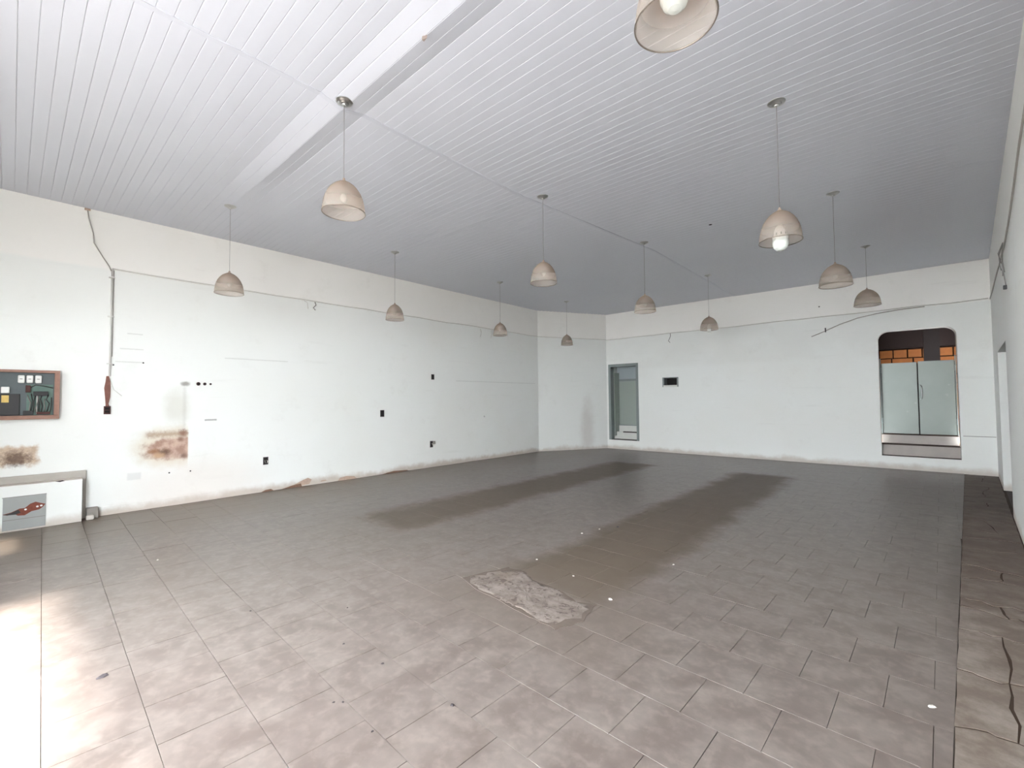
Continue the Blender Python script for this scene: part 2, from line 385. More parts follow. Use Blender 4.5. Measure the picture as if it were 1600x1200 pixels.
T, G = 0.328, -0.0323
cg, sg = math.cos(G), math.sin(G)
def uv2xy(u, v): return (u * cg - v * sg, u * sg + v * cg)
def strip_x(y): return 0.07 + 0.0627 * (y - 2.4)
TILEROOM = [C5, (strip_x(YF), YF), (strip_x(11.52), 11.52), C3, C2, C1]
edges = [(C5, (strip_x(YF), YF)), ((strip_x(YF), YF), (strip_x(11.6), 11.6)), (C3, C2), (C2, C1), (C1, C5)]
def to_px(x, y, z=0.0):
    v = Vector((x, y, z - CAM_H)); d = v.dot(FV)
    return (None if d < 0.2 else (800 + F_PX * v.dot(RV) / d, 600 - F_PX * v.dot(UV) / d))
tiles = []
gap = 0.0011
for j in range(-9, 38):
    for i in range(-27, 6):
        u0 = -0.72 + i * T + (0.0 if j % 2 else 0.162); v0 = 0.024 + j * T
        sq = [uv2xy(u0 + gap, v0 + gap), uv2xy(u0 + T - gap, v0 + gap), uv2xy(u0 + T - gap, v0 + T - gap), uv2xy(u0 + gap, v0 + T - gap)]
        poly = sq
        for a, b in edges:
            poly = clip(poly, a, b, 0.003)
            if len(poly) < 3: break
        if len(poly) < 3 or area(poly) < 0.004: continue
        whole = abs(area(poly) - area(sq)) < 1e-6
        cx = sum(p[0] for p in poly) / len(poly); cy = sum(p[1] for p in poly) / len(poly)
        px = [to_px(*p) for p in poly]
        if any(p is None for p in px): score = 0
        else:
            px = [(min(1600, max(0, a)), min(1200, max(0, b))) for a, b in px]; score = abs(area(px))
        tiles.append((score, poly, whole, u0, v0, cx, cy))
tiles.sort(key=lambda t: -t[0])
def slab_poly(mb, poly, zt, zb, bev=0.0007):
    n = len(poly); cx = sum(p[0] for p in poly) / n; cy = sum(p[1] for p in poly) / n
    ins = []
    for (a, b) in poly:
        d = math.hypot(a - cx, b - cy); k = 1 - bev / max(d, 0.02); ins.append((cx + (a - cx) * k, cy + (b - cy) * k))
    vs = [(a, b, zb) for a, b in poly] + [(a, b, zt - bev) for a, b in poly] + [(a, b, zt) for a, b in ins]
    fs = [tuple(2 * n + k for k in range(n))]
    for k in range(n):
        k2 = (k + 1) % n
        fs += [(k, k2, n + k2, n + k), (n + k, n + k2, 2 * n + k2, 2 * n + k)]
    mb.add(vs, fs)
hs = T / 2 - gap
proto = MB(); slab_poly(proto, [(-hs, -hs), (hs, -hs), (hs, hs), (-hs, hs)], 0.0, -0.008); proto = proto.mesh('tile'); proto.materials.append(M['tile'])
rest = MB()
for k, (sc, poly, whole, u0, v0, cx, cy) in enumerate(tiles):
    dz = rnd.uniform(-0.0006, 0.0006)
    if k < 299:
        if whole:
            o = link('floor_tile', proto, floor); c = uv2xy(u0 + T / 2, v0 + T / 2); o.location = (c[0], c[1], dz); o.rotation_euler = (rnd.uniform(-.0012, .0012), rnd.uniform(-.0012, .0012), G)
        else:
            mb = MB(); slab_poly(mb, [(a - cx, b - cy) for a, b in poly], 0.0, -0.008); o = mb.build('floor_tile', 'tile', floor); o.location = (cx, cy, dz)
    else: slab_poly(rest, poly, dz, -0.008)
r = rest.build('distant_floor_tiles', 'tile', floor); r['kind'] = 'stuff'

# broken cement strip along the right wall
base = MB().add([(strip_x(YF), YF, -0.0055), (right_x(YF) + .02, YF, -0.0055), (right_x(11.47) + .02, 11.48, -0.0055), (strip_x(11.48), 11.48, -0.0055)], [(0, 1, 2, 3)]).build('crack_bed', 'crack_dirt', floor)
yy = YF + 0.02; cutL = [yy, yy + 0.03]; pieces = []
while yy < 11.3:
    step = rnd.uniform(0.26, 0.62); y2 = min(yy + step, 11.42)
    nl, nr = y2 + rnd.uniform(-0.09, 0.09), y2 + rnd.uniform(-0.09, 0.09)
    if y2 >= 11.4: nl = nr = 11.42
    mid = (rnd.uniform(0.35, 0.65), (nl + nr) / 2 + rnd.uniform(-0.07, 0.07))
    cut = [(0, nl), mid, (1, nr)]
    pieces.append((cutL if isinstance(cutL[0], tuple) else [(0, cutL[0]), (1, cutL[1])], cut)); cutL = cut; yy = y2
for lo, hi in pieces:
    ring = lo + hi[::-1]
    if rnd.random() < 0.45 and len(lo) == 3:            # cracked lengthways as well
        groups = [[lo[0], lo[1], hi[1], hi[0]], [lo[1], lo[2], hi[2], hi[1]]]
    else: groups = [ring]
    for g in groups:
        pts = []
        for i, A_ in enumerate(g):
            B_ = g[(i + 1) % len(g)]; lo_, hi_ = min(A_, B_), max(A_, B_)
            jr = random.Random(repr((round(lo_[0], 4), round(lo_[1], 4), round(hi_[0], 4), round(hi_[1], 4))))
            inner = []
            for q in (0.25, 0.5, 0.75):
                tt = lo_[0] + (hi_[0] - lo_[0]) * q; y3 = lo_[1] + (hi_[1] - lo_[1]) * q
                free = not (lo_[0] == hi_[0] and lo_[0] in (0, 1))
                inner.append((min(1, max(0, tt + (jr.uniform(-.05, .05) if free else 0))), y3 + (jr.uniform(-.03, .03) if free else 0)))
            if A_ != lo_: inner.reverse()
            for tt, y3 in [A_] + inner:
                xa, xb = strip_x(y3) - 0.006, right_x(y3) - 0.004
                pts.append((xa + (xb - xa) * tt, y3))
        cx = sum(p[0] for p in pts) / len(pts); cy = sum(p[1] for p in pts) / len(pts)
        pts = [((a - cx) * (1 - 0.008 / max(0.04, math.hypot(a - cx, b - cy))), (b - cy) * (1 - 0.008 / max(0.04, math.hypot(a - cx, b - cy)))) for a, b in pts]
        mb = MB(); slab_poly(mb, pts, rnd.uniform(-0.002, 0.0), -0.012, 0.001)
        o = mb.build('cement_slab', 'cracked', floor); o.location = (cx, cy, 0)

# bare cement patch at the head of the stained strip
pl = [(-2.70, 2.40), (-2.45, 2.33), (-2.15, 2.29), (-1.90, 2.26), (-1.66, 2.24), (-1.60, 2.45), (-1.66, 2.70), (-1.78, 2.62), (-1.98, 2.72), (-2.25, 2.74), (-2.42, 2.83), (-2.58, 2.80)]
pe = []
for i in range(len(pl)):
    a, b = pl[i], pl[(i + 1) % len(pl)]
    pe += [(a[0] + (b[0] - a[0]) * q + rnd.uniform(-.012, .012), a[1] + (b[1] - a[1]) * q + rnd.uniform(-.012, .012)) for q in (0, 0.25, 0.5, 0.75)]
mb = MB(); slab_poly(mb, pe, 0.0022, -0.006, 0.001); mb.build('patch_edge', 'dirt_edge', floor)
cx, cy = -2.12, 2.51
mb = MB(); rings = 10; ring_n = 64
vs = []; fs = []
def edge_pt(an):
    best = None
    for i in range(len(pl)):
        a, b = pl[i], pl[(i + 1) % len(pl)]; dx, dy = math.cos(an), math.sin(an); ex, ey = b[0] - a[0], b[1] - a[1]
        den = dx * ey - dy * ex
        if abs(den) < 1e-9: continue
        t = ((a[0] - cx) * ey - (a[1] - cy) * ex) / den; s_ = ((a[0] - cx) * dy - (a[1] - cy) * dx) / den
        if t > 0 and 0 <= s_ <= 1: best = t if best is None else min(best, t)
    return best or 0.3
for r_ in range(1, rings + 1):
    for k in range(ring_n):
        an = 2 * math.pi * k / ring_n; e = edge_pt(an) * 0.95 * r_ / rings * (1 + (rnd.uniform(-.13, .02) if r_ == rings else 0))
        vs.append((cx + math.cos(an) * e, cy + math.sin(an) * e, 0.0026 if r_ == rings else 0.0048 + rnd.uniform(-.002, .0025)))
vs.append((cx, cy, 0.005))
for r_ in range(rings - 1):
    for k in range(ring_n): fs.append((r_ * ring_n + k, (r_ + 1) * ring_n + k, (r_ + 1) * ring_n + (k + 1) % ring_n, r_ * ring_n + (k + 1) % ring_n))
for k in range(ring_n): fs.append((len(vs) - 1, k, (k + 1) % ring_n))
mb.add(vs, fs).build('cement_patch', 'cement', floor, True)

# ------------------------------------------------------------------ ceiling
ceiling = MB().prism([(-7.9, YF - 0.18, H + 0.013), (1.4, YF - 0.18, H + 0.013), (1.4, 11.8, H + 0.013), (-7.9, 11.8, H + 0.013)], (0, 0, 1), 0.1).build('ceiling', 'pvc')
tag(ceiling, 'white narrow-board plastic ceiling with a sagging fold', 'ceiling', kind='structure')
BP, Y0 = 0.0935, 1.57
def joint_x(y): return -3.41 if y < 4.0 else -3.41 + 0.10 * (y - 4.0) if y < 7 else -3.11
def sag(x, y):
    t = min(1, max(0, (x + 6.4) / 1.7)); t = t * t * (3 - 2 * t); d = 0.042 * t
    s = (y - Y0) / BP
    if 0 < s < 2: return -d * s / 2
    if 2 <= s < 4: return -d * (4 - s) / 2
    return 0.0
def left_x(y): return XL if y < 9.53 else XL + (y - 9.53) * (C2[0] - C1[0]) / (C2[1] - C1[1])
k0 = int(math.floor((YF - Y0) / BP)); k1 = int(math.ceil((11.49 - Y0) / BP))
for k in range(k0, k1):
    ya, yb = max(YF, Y0 + k * BP), Y0 + (k + 1) * BP
    for side in (0, 1):
        ymid = (ya + yb) / 2
        if side == 0: xs = [left_x(yb) - 0.01, joint_x(ymid) - 0.002]
        else: xs = [joint_x(ymid) + 0.002, right_x(ya) + 0.01]
        lim = back_y(xs[0]) + 0.01
        yb2 = min(yb, lim)
        if yb2 - ya < 0.01: continue
        if 0 <= k < 4: xs = sorted(set(xs + [x for x in (-6.4, -6.0, -5.6, -5.2, -4.7) if xs[0] < x < xs[1]]))
        g = 0.0006; prof = [(ya + g, 0.012), (ya + g, 0.0020), (ya + 0.0038, 0), (yb2 - 0.0038, 0), (yb2 - g, 0.0020), (yb2 - g, 0.012)]
        vs = [(x, y, H + z + sag(x, y)) for x in xs for (y, z) in prof]; n = 6
        fs = [(i * n + q, i * n + (q + 1) % n, (i + 1) * n + (q + 1) % n, (i + 1) * n + q) for i in range(len(xs) - 1) for q in range(n)]
        fs += [tuple(range(n)), tuple((len(xs) - 1) * n + q for q in range(n))]
        MB().add(vs, fs).build('ceiling_board', 'pvc', ceiling)
ys = [YF, 0.5, Y0, Y0 + BP, Y0 + 2 * BP, Y0 + 3 * BP, Y0 + 4 * BP, 3, 4, 5, 6, 7, 9, 11.4]
vs = []; 
for y in ys:
    for (dx, z) in ((-0.024, 0.001), (-0.022, -0.004), (0.022, -0.004), (0.024, 0.001)): vs.append((joint_x(y) + dx, y, H + z + sag(joint_x(y), y)))
fs = [(i * 4 + q, i * 4 + (q + 1) % 4, (i + 1) * 4 + (q + 1) % 4, (i + 1) * 4 + q) for i in range(len(ys) - 1) for q in range(4)]
MB().add(vs, fs).build('joint_strip', 'pvc_strip', ceiling)
# small torn end of a board on the fold, and a drilled hole
t = MB().prism([(-2.325, 1.745, H - 0.040), (-2.29, 1.76, H - 0.040), (-2.33, 1.766, H - 0.039)], (0.1, -0.2, -1), 0.028).build('torn_board_end', 'torn', ceiling)
MB().lathe([(0.001, -0.0015), (0.022, -0.0015), (0.022, 0.003)], 14, 0, (-2.046, 6.465, H)).build('drilled_hole', 'void', ceiling)

# ------------------------------------------------------------------ walls
tag(MB().box(XL - 0.22, XL, YF - 0.2, C1[1] + 0.02, -0.05, H + 0.012).build('wall_left', 'wall_left'), 'long white wall with stains, meter niche and base block', 'wall', kind='structure')
WL = bpy.data.objects['wall_left']
ca = math.atan2(C2[1] - C1[1], C2[0] - C1[0]); clen = math.hypot(C2[0] - C1[0], C2[1] - C1[1])
WC = MB().prism([(C1[0], C1[1], -0.05), (C2[0], C2[1], -0.05), (C2[0] - .25, C2[1] + .2, -0.05), (C1[0] - .22, C1[1] + .02, -0.05)], (0, 0, 1), H + 0.062).build('wall_corner', 'wall_corner')
tag(WC, 'narrow diagonal white wall across the room corner', 'wall', kind='structure')

WB_O = (-6.0, 11.3986); WB_A = math.atan(0.0137)
def back_local(x): return (x + 6.0) / math.cos(WB_A)
TH = 0.24
wb = MB()
dx0, dx1, dz0, dz1 = back_local(-6.49), back_local(-5.585), 0.25, 2.38
vx0, vx1, vz0, vz1 = back_local(-4.91), back_local(-4.49), 1.70, 1.95
ax0, ax1, az0, az1 = back_local(-0.505), back_local(0.610), 0.245, 2.695
e0, e1 = back_local(-6.56), back_local(1.30)
wb.box(e0, dx0, 0, TH, -0.05, H + .012).box(dx0, dx1, 0, TH, -0.05, dz0).box(dx0, dx1, 0, TH, dz1, H + .012)
wb.box(dx1, vx0, 0, TH, -0.05, H + .012).box(vx0, vx1, 0, TH, -0.05, vz0).box(vx0, vx1, 0, TH, vz1, H + .012)
wb.box(vx1, ax0, 0, TH, -0.05, H + .012).box(ax0, ax1, 0, TH, -0.05, az0).box(ax0, ax1, 0, TH, az1, H + .012)
wb.box(ax1, e1, 0, TH, -0.05, H + .012)
R = 0.17
for sx, xc in ((1, ax0), (-1, ax1)):
    poly = [(xc, 0, az1)] + [(xc + sx * R * (1 - math.cos(a)), 0, az1 - R + R * math.sin(a)) for a in [i * math.pi / 16 for i in range(0, 9)]]
    wb.prism(poly, (0, 1, 0), TH)
WB = wb.build('wall_back', 'wall_back'); WB.location = (*WB_O, 0); WB.rotation_euler = (0, 0, WB_A)
tag(WB, 'white far wall with a grey door, vent and arched opening', 'wall', kind='structure')

def rw(y, off=0.0): return (right_x(y) + off, y)
wr = MB()
RT = 0.22
oy0, oy1, oz = 7.78, 9.86, 2.05
def rbox(y0, y1, z0, z1):
    wr.prism([(right_x(y0), y0, z0), (right_x(y0) + RT, y0, z0), (right_x(y1) + RT, y1, z0), (right_x(y1), y1, z0)], (0, 0, 1), z1 - z0)
rbox(YF - 0.2, oy0, -0.05, H + .012); rbox(oy0, oy1, oz, H + .012); rbox(oy1, 11.75, -0.05, H + .012)
WR = wr.build('wall_right', 'wall'); tag(WR, 'white wall with a plain doorway beside the far corner', 'wall', kind='structure')
# little passage beyond the doorway
MB().box(2.3, 2.42, 6.3, 11.2, -0.05, 2.6).build('wall_passage', 'render_grey')
tag(bpy.data.objects['wall_passage'], 'pale wall of the side passage behind the doorway', 'wall', kind='structure')
pm = MB().box(1.2, 2.3, 10.6, 10.72, -0.05, 2.6).box(0.95, 2.3, 6.6, 6.72, -0.05, 2.6).box(1.05, 2.42, 6.6, 10.72, 2.6, 2.66).build('wall_passage_ends', 'render_grey')
tag(pm, 'end walls and soffit closing the side passage', 'wall', kind='structure')

# unseen street front: two windows and a tall shop opening, shaped for the light
wf = MB(); FT = 0.18
for a in ((XL - 0.2, -6.30, -0.05, H + .012), (-5.50, -3.90, -0.05, H + .012), (-1.60, -1.40, -0.05, H + .012), (0.20, right_x(YF) + 0.2, -0.05, H + .012),
          (-6.30, -5.50, -0.05, 2.00), (-6.30, -5.50, 2.50, H + .012), (-3.90, -1.60, 2.90, H + .012), (-1.40, 0.20, -0.05, 1.50), (-1.40, 0.20, 3.00, H + .012)):
    wf.box(a[0], a[1], YF - FT, YF, a[2], a[3])
tag(wf.build('wall_front', 'wall'), 'unseen street front wall, its two windows and shop opening shaped for the daylight', 'wall', kind='structure')
pv = MB().box(-30, 25, -30, YF - FT, -0.16, -0.02).build('pavement', 'pavement'); tag(pv, 'pale sunlit pavement outside the shop front', 'pavement', kind='structure')

# skirtings
bl = MB().box(XL, XL + 0.014, 0.74, 2.02, 0.0, 0.108).build('baseboard_left', 'wall_left'); tag(bl, 'short painted skirting beside the stained wall', 'skirting', kind='structure')
bb = MB().box(back_local(-6.5), back_local(1.05), -0.012, 0, 0.0, 0.105).build('baseboard_back', 'wall_back'); bb.location = (*WB_O, 0); bb.rotation_euler = (0, 0, WB_A)
tag(bb, 'low painted skirting along the far wall', 'skirting', kind='structure')
tl = MB().box(back_local(0.64), back_local(1.05), -0.005, 0, 0.672, 0.682).build('trim_1', 'wire_grey'); tl.location = (*WB_O, 0); tl.rotation_euler = (0, 0, WB_A)
tag(tl, 'thin grey strip beside the steps of the arched opening', 'trim', kind='structure')
# crumbled plaster at the foot of the left wall
def chips(name, mat, pts, depth):
    mb = MB().prism([(XL, y, z) for y, z in pts], (1, 0, 0), depth); return mb.build(name, mat, WL)
chips('peeled_plaster', 'plaster_bare', [(3.06, 0.02), (3.36, 0.02), (3.40, 0.09), (3.34, 0.125), (3.26, 0.10), (3.16, 0.06)], 0.004)
chips('peeled_plaster', 'plaster_dark', [(2.92, 0.0), (3.24, 0.0), (3.22, 0.05), (3.08, 0.035)], 0.006)
chips('peeled_plaster', 'plaster_bare', [(3.86, 0.0), (4.22, 0.0), (4.17, 0.045), (4.02, 0.065), (3.90, 0.05)], 0.005)
chips('peeled_plaster', 'plaster_dark', [(2.62, 0.0), (2.80, 0.0), (2.76, 0.03), (2.68, 0.025)], 0.005)
chips('peeled_plaster', 'plaster_bare', [(3.55, 0.03), (3.66, 0.035), (3.64, 0.055), (3.57, 0.05)], 0.004)
chips('peeled_plaster', 'plaster_dark', [(4.75, 0.0), (5.35, 0.0), (5.3, 0.02), (5.0, 0.035), (4.85, 0.02)], 0.005)

# ------------------------------------------------------------------ doors in the far wall (children in the wall's own axes)
def on_back(o, x, z=0.0, y=0.0):
    c, s = math.cos(WB_A), math.sin(WB_A); lx = back_local(x)
    o.location = (WB_O[0] + lx * c - y * s, WB_O[1] + lx * s + y * c, z); o.rotation_euler = (0, 0, WB_A); return o

d1 = empty('door_1', (0, 0, 0), 0, 'grey framed doorway with a grey-green panel above pale steps', 'door'); d1['kind'] = 'structure'
on_back(d1, -6.49, 0.25)
W1, H1 = dx1 - dx0, dz1 - dz0
MB().bevbox(0, 0.07, -0.012, 0.16, 0, H1, 0.004).build('jamb', 'frame_grey', d1)
MB().bevbox(W1 - 0.07, W1, -0.012, 0.16, 0, H1, 0.004).build('jamb', 'frame_grey', d1)
MB().bevbox(0.07, W1 - 0.07, -0.012, 0.16, H1 - 0.075, H1, 0.004).build('frame_head', 'frame_grey', d1)
MB().box(0.07, W1 - 0.07, 0.0, 0.24, 0.0, 0.012).build('sill', 'ledge_dark', d1)
MB().box(0.02, W1 + 0.6, 0.26, 1.30, -0.2, 0.21).build('step', 'ledge', d1)
MB().box(0.30, W1 + 0.6, 0.245, 0.28, 0.195, 0.225).build('step_nosing', 'ledge_dark', d1)
MB().box(0.02, W1 + 0.6, 0.40, 1.30, 0.21, 0.385).build('step', 'ledge', d1)
MB().box(0.02, W1 + 0.6, 0.39, 0.42, 0.385, 0.405).build('step_nosing', 'frame_grey', d1)
MB().box(-0.05, W1 + 0.6, 0.46, 0.50, 0.405, 1.66).build('door_panel', 'green_grey', d1)
MB().box(-0.05, W1 + 0.6, 0.42, 0.50, 1.66, 1.72).build('transom_bar', 'frame_grey', d1)
MB().box(-0.05, W1 + 0.6, 0.50, 0.53, 1.72, 2.3).build('transom_panel', 'trans_grey', d1)
MB().box(0.075, 0.10, 0.17, 0.44, 0.10, 1.9).build('inner_leaf', 'green_grey', d1)
for nm, a in (('side_wall', (-0.06, 0.0, 0.24, 1.3, -0.3, 2.4)), ('side_wall', (W1 + 0.6, W1 + 0.7, 0.24, 1.3, -0.3, 2.4)), ('lobby_floor', (-0.06, W1 + .7, 0.24, 1.3, -0.3, -0.2)),
              ('lobby_ceiling', (-0.06, W1 + .7, 0.24, 1.3, 2.3, 2.4)), ('lobby_wall', (-0.06, W1 + .7, 1.3, 1.36, -0.3, 2.4)), ('lobby_floor', (-0.06, W1 + .7, 0.24, 0.26, -0.2, 0.0))):
    MB().box(*a).build(nm, 'render_grey', d1)

w1 = empty('window_1', (0, 0, 0), 0, 'small dark vent with a grey metal surround on the far wall', 'vent'); w1['kind'] = 'structure'
on_back(w1, -4.91, 1.70)
WW, WH = vx1 - vx0, vz1 - vz0
MB().bevbox(0, 0.045, -0.01, 0.2, 0, WH, 0.003).build('window_frame', 'frame_grey', w1)
MB().bevbox(WW - 0.04, WW, -0.01, 0.2, 0, WH, 0.003).build('window_frame', 'frame_grey', w1)
MB().bevbox(0.045, WW - 0.04, -0.01, 0.2, WH - 0.02, WH, 0.003).build('window_frame', 'frame_grey', w1)
MB().bevbox(0.03, WW - 0.03, -0.02, 0.2, 0, 0.045, 0.003).build('window_sill', 'ledge', w1)
MB().box(0.0, WW, 0.2, 0.22, 0.0, WH).build('vent_back', 'void', w1)

# arched opening: steps, sheet-metal double door, brick shed behind
d2 = empty('door_2', (0, 0, 0), 0, 'pair of dull sheet-metal door leaves in the arched opening', 'door'); d2['kind'] = 'structure'
on_back(d2, -0.505, 0.0)
W2 = ax1 - ax0; DB = 0.36
zb, zt = 0.655, 2.075
xm = W2 * 0.515
for (a, b, hx, hs_) in ((0.030, xm - 0.008, 0.0, -1), (xm + 0.008, W2 - 0.022, W2, 1)):
    leaf = MB().bevbox(a, b, DB, DB + 0.03, zb + 0.01, zt + (0.012 if hs_ > 0 else 0), 0.004).build('door_leaf', 'sheet', d2)
    for hz in (0.86, 1.88):
        MB().tube([(a - 0.012 if hs_ < 0 else b + 0.010, DB - 0.01, hz), (a - 0.012 if hs_ < 0 else b + 0.010, DB - 0.01, hz + 0.11)], 0.013, 8).build('hinge', 'frame_grey', leaf)
    if hs_ > 0:
        MB().tube([(a + 0.03, DB, 1.62), (a + 0.045, DB - 0.035, 1.58), (a + 0.045, DB - 0.04, 1.38), (a + 0.03, DB, 1.34)], 0.010, 8).build('handle', 'nickel', leaf)
        MB().tube([(a + 0.27, DB, 1.30), (a + 0.27, DB - 0.012, 1.30)], 0.05, 14).build('dent_plate', 'sheet', leaf)
MB().box(xm - 0.03, xm + 0.03, DB + 0.032, DB + 0.04, zb, zt - 0.02).build('gap_light_block', 'post', d2)  # dark backing added to stop shed light leaking through the leaf gap
MB().box(0.0, 0.06, DB + 0.032, DB + 0.045, zb, zt - 0.01).build('rebate', 'post', d2)
MB().box(W2 - 0.05, W2, DB + 0.032, DB + 0.045, zb, zt - 0.01).build('rebate', 'post', d2)
MB().box(0, 0.022, DB - 0.01, DB + 0.05, zb, zt + 0.1).build('door_jamb', 'frame_grey', d2)
MB().box(W2 - 0.014, W2, DB - 0.01, DB + 0.05, zb, zt + 0.1).build('door_jamb', 'frame_grey', d2)
st = empty('entry_steps', (0, 0, 0), 0, 'two grimy cement steps under the sheet-metal doors', 'steps'); on_back(st, -0.505, 0.0)
MB().box(0, W2, 0.15, 0.34, 0.245, 0.455).build('step', 'step', st)
MB().box(0, W2, 0.13, 0.34, 0.455, 0.472).build('tread', 'step_dark', st)
MB().box(0, W2, 0.34, 0.80, 0.245, 0.640).build('step', 'step', st)
MB().box(0, W2, 0.325, 0.80, 0.640, 0.655).build('tread', 'step_dark', st)
MB().box(0, W2, 0.02, 0.15, 0.2455, 0.252).build('tread', 'step_dark', st)
st['kind'] = 'structure'

shed = empty('wall_shed', (0, 0, 0), 0, 'orange clay block wall of the shed behind the metal doors', 'wall'); shed['kind'] = 'structure'
on_back(shed, -0.505, 0.0)
BY = 3.0
MB().box(-2.5, 4.0, BY + 0.10, BY + 0.2, -0.05, 3.4).build('mortar_bed', 'mortar', shed)
zc = 0.45; row = 0
bricks = {}
for row in range(10):
    zc = 0.46 + row * 0.21; xx = -1.8 + (0.15 if row % 2 else 0)
    if zc + 0.19 > 2.60: break
    while xx < 3.6:
        L_ = 0.37 if row % 3 else 0.24
        key = (L_,)
        if key not in bricks:
            me = MB().bevbox(0, L_, 0, 0.10, 0, 0.185, 0.006).mesh('brick'); me.materials.append(M['brick']); bricks[key] = me
        if row >= 6:
            o = link('brick', bricks[key], shed); o.location = (xx, BY + rnd.uniform(-0.012, 0.01), zc)
        xx += L_ + 0.025
MB().box(-1.8, 3.6, BY, BY + 0.1, 0.3, 0.46 + 6 * 0.21 - 0.02).build('lower_wall', 'brick', shed)
MB().box(-1.8, 3.6, BY - 0.04, BY + 0.1, 2.58, 3.4).build('lintel_board', 'soffit', shed)
MB().box(0.72, 0.98, 1.9, 2.1, 0.0, 3.4).build('post', 'post', shed)
MB().box(-2.5, 4.0, 0.24, BY + 0.2, 3.3, 3.4).build('shed_roof', 'soffit', shed)
MB().box(-1.9, -1.8, 0.24, BY + 0.2, 0, 3.4).build('shed_side', 'soffit', shed)
MB().box(3.6, 3.7, 0.24, BY + 0.2, 0, 3.4).build('shed_side', 'soffit', shed)
MB().box(-1.9, 3.7, 0.8, BY + 0.2, 0.5, 0.6).build('shed_floor', 'step', shed)
MB().box(-1.9, 3.7, 0.24, 0.30, az1 + .001, 3.4).build('shed_front', 'soffit', shed)
ld = bpy.data.lights.new('shed_fill_light', 'SPOT'); ld.energy = 0.15; ld.color = (1, 0.72, 0.42); ld.shadow_soft_size = 0.05; ld.spot_size = math.radians(110); ld.spot_blend = 0.6  # warm spot added to brighten the shed bricks; no fixture stands here
lo = bpy.data.objects.new('shed_fill_light', ld); COL.objects.link(lo); lo.location = (0.1, 12.6, 3.15)
lo.rotation_euler = Vector((0, 1, -0.75)).to_track_quat('-Z', 'Y').to_euler()

# ------------------------------------------------------------------ pendant lamps
SH_R, SH_H = 0.155, 0.235
outer = [(0.020, 0.0), (0.034, -0.004), (0.050, -0.012), (0.076, -0.030), (0.100, -0.055), (0.122, -0.088), (0.138, -0.125), (0.148, -0.165), (0.1535, -0.205), (0.156, -0.235)]
inner = [(r_ - 0.004, z - 0.003 if i < 3 else z) for i, (r_, z) in enumerate(outer)][::-1]
shade_me = MB().lathe(outer + inner, 96, 0.010).mesh('shade'); shade_me.materials.append(M['acrylic']); shade_me.polygons.foreach_set('use_smooth', [True] * len(shade_me.polygons))
rim_me = MB().lathe([(0.1575 + 0.0032 * math.cos(a), -0.2355 + 0.0032 * math.sin(a)) for a in [i * math.pi / 4 for i in range(9)]], 48).mesh('rim'); rim_me.materials.append(M['dark_metal'])
cap_me = MB().lathe([(0.001, 0.030), (0.008, 0.028), (0.012, 0.012), (0.024, 0.002), (0.024, -0.006), (0.020, -0.050), (0.001, -0.050)], 20).mesh('lamp_holder'); cap_me.materials.append(M['cap'])
can_me = MB().lathe([(0.001, -0.034), (0.016, -0.034), (0.020, -0.026), (0.030, -0.024), (0.040, -0.017), (0.046, -0.016), (0.058, -0.008), (0.065, -0.006), (0.066, 0.0), (0.001, 0.0)], 36).mesh('canopy'); can_me.materials.append(M['nickel'])
bulb_me = MB().lathe([(0.001, -0.060), (0.014, -0.056), (0.024, -0.044), (0.028, -0.030), (0.026, -0.014), (0.018, 0.006), (0.014, 0.02), (0.014, 0.04)], 20, 0, (0, 0, -0.11)).mesh('bulb'); bulb_me.materials.append(M['bulb'])
led_me = MB().lathe([(0.001, -0.098), (0.024, -0.092), (0.042, -0.076), (0.052, -0.052), (0.054, -0.032), (0.051, -0.012), (0.049, -0.010)], 28, 0, (0, 0, -0.165)).mesh('led_bulb'); led_me.materials.append(M['bulb'])
ledb_me = MB().lathe([(0.050, -0.011), (0.051, 0.012), (0.046, 0.014), (0.040, 0.05), (0.030, 0.08), (0.016, 0.095), (0.014, 0.115)], 28, 0.02, (0, 0, -0.165)).mesh('bulb_base'); ledb_me.materials.append(M['bulb_base'])
cfl_me = MB().lathe([(0.001, -0.10), (0.030, -0.10), (0.034, -0.095), (0.034, 0.0), (0.026, 0.03), (0.015, 0.05), (0.015, 0.07)], 20, 0, (0, 0, -0.19)).mesh('tube_bulb'); cfl_me.materials.append(M['bulb'])
vent_me = MB().add([(0.0518, .004, -0.150), (0.0518, -.004, -0.150), (0.048, -.003, -0.132), (0.048, .003, -0.132), (0.0505, .004, -0.150), (0.0505, -.004, -0.150), (0.0467, -.003, -0.132), (0.0467, .003, -0.132)],
    [(0, 1, 2, 3), (4, 7, 6, 5), (0, 4, 5, 1), (2, 6, 7, 3), (0, 3, 7, 4), (1, 5, 6, 2)]).mesh('bulb_vent'); vent_me.materials.append(M['wire_dark'])
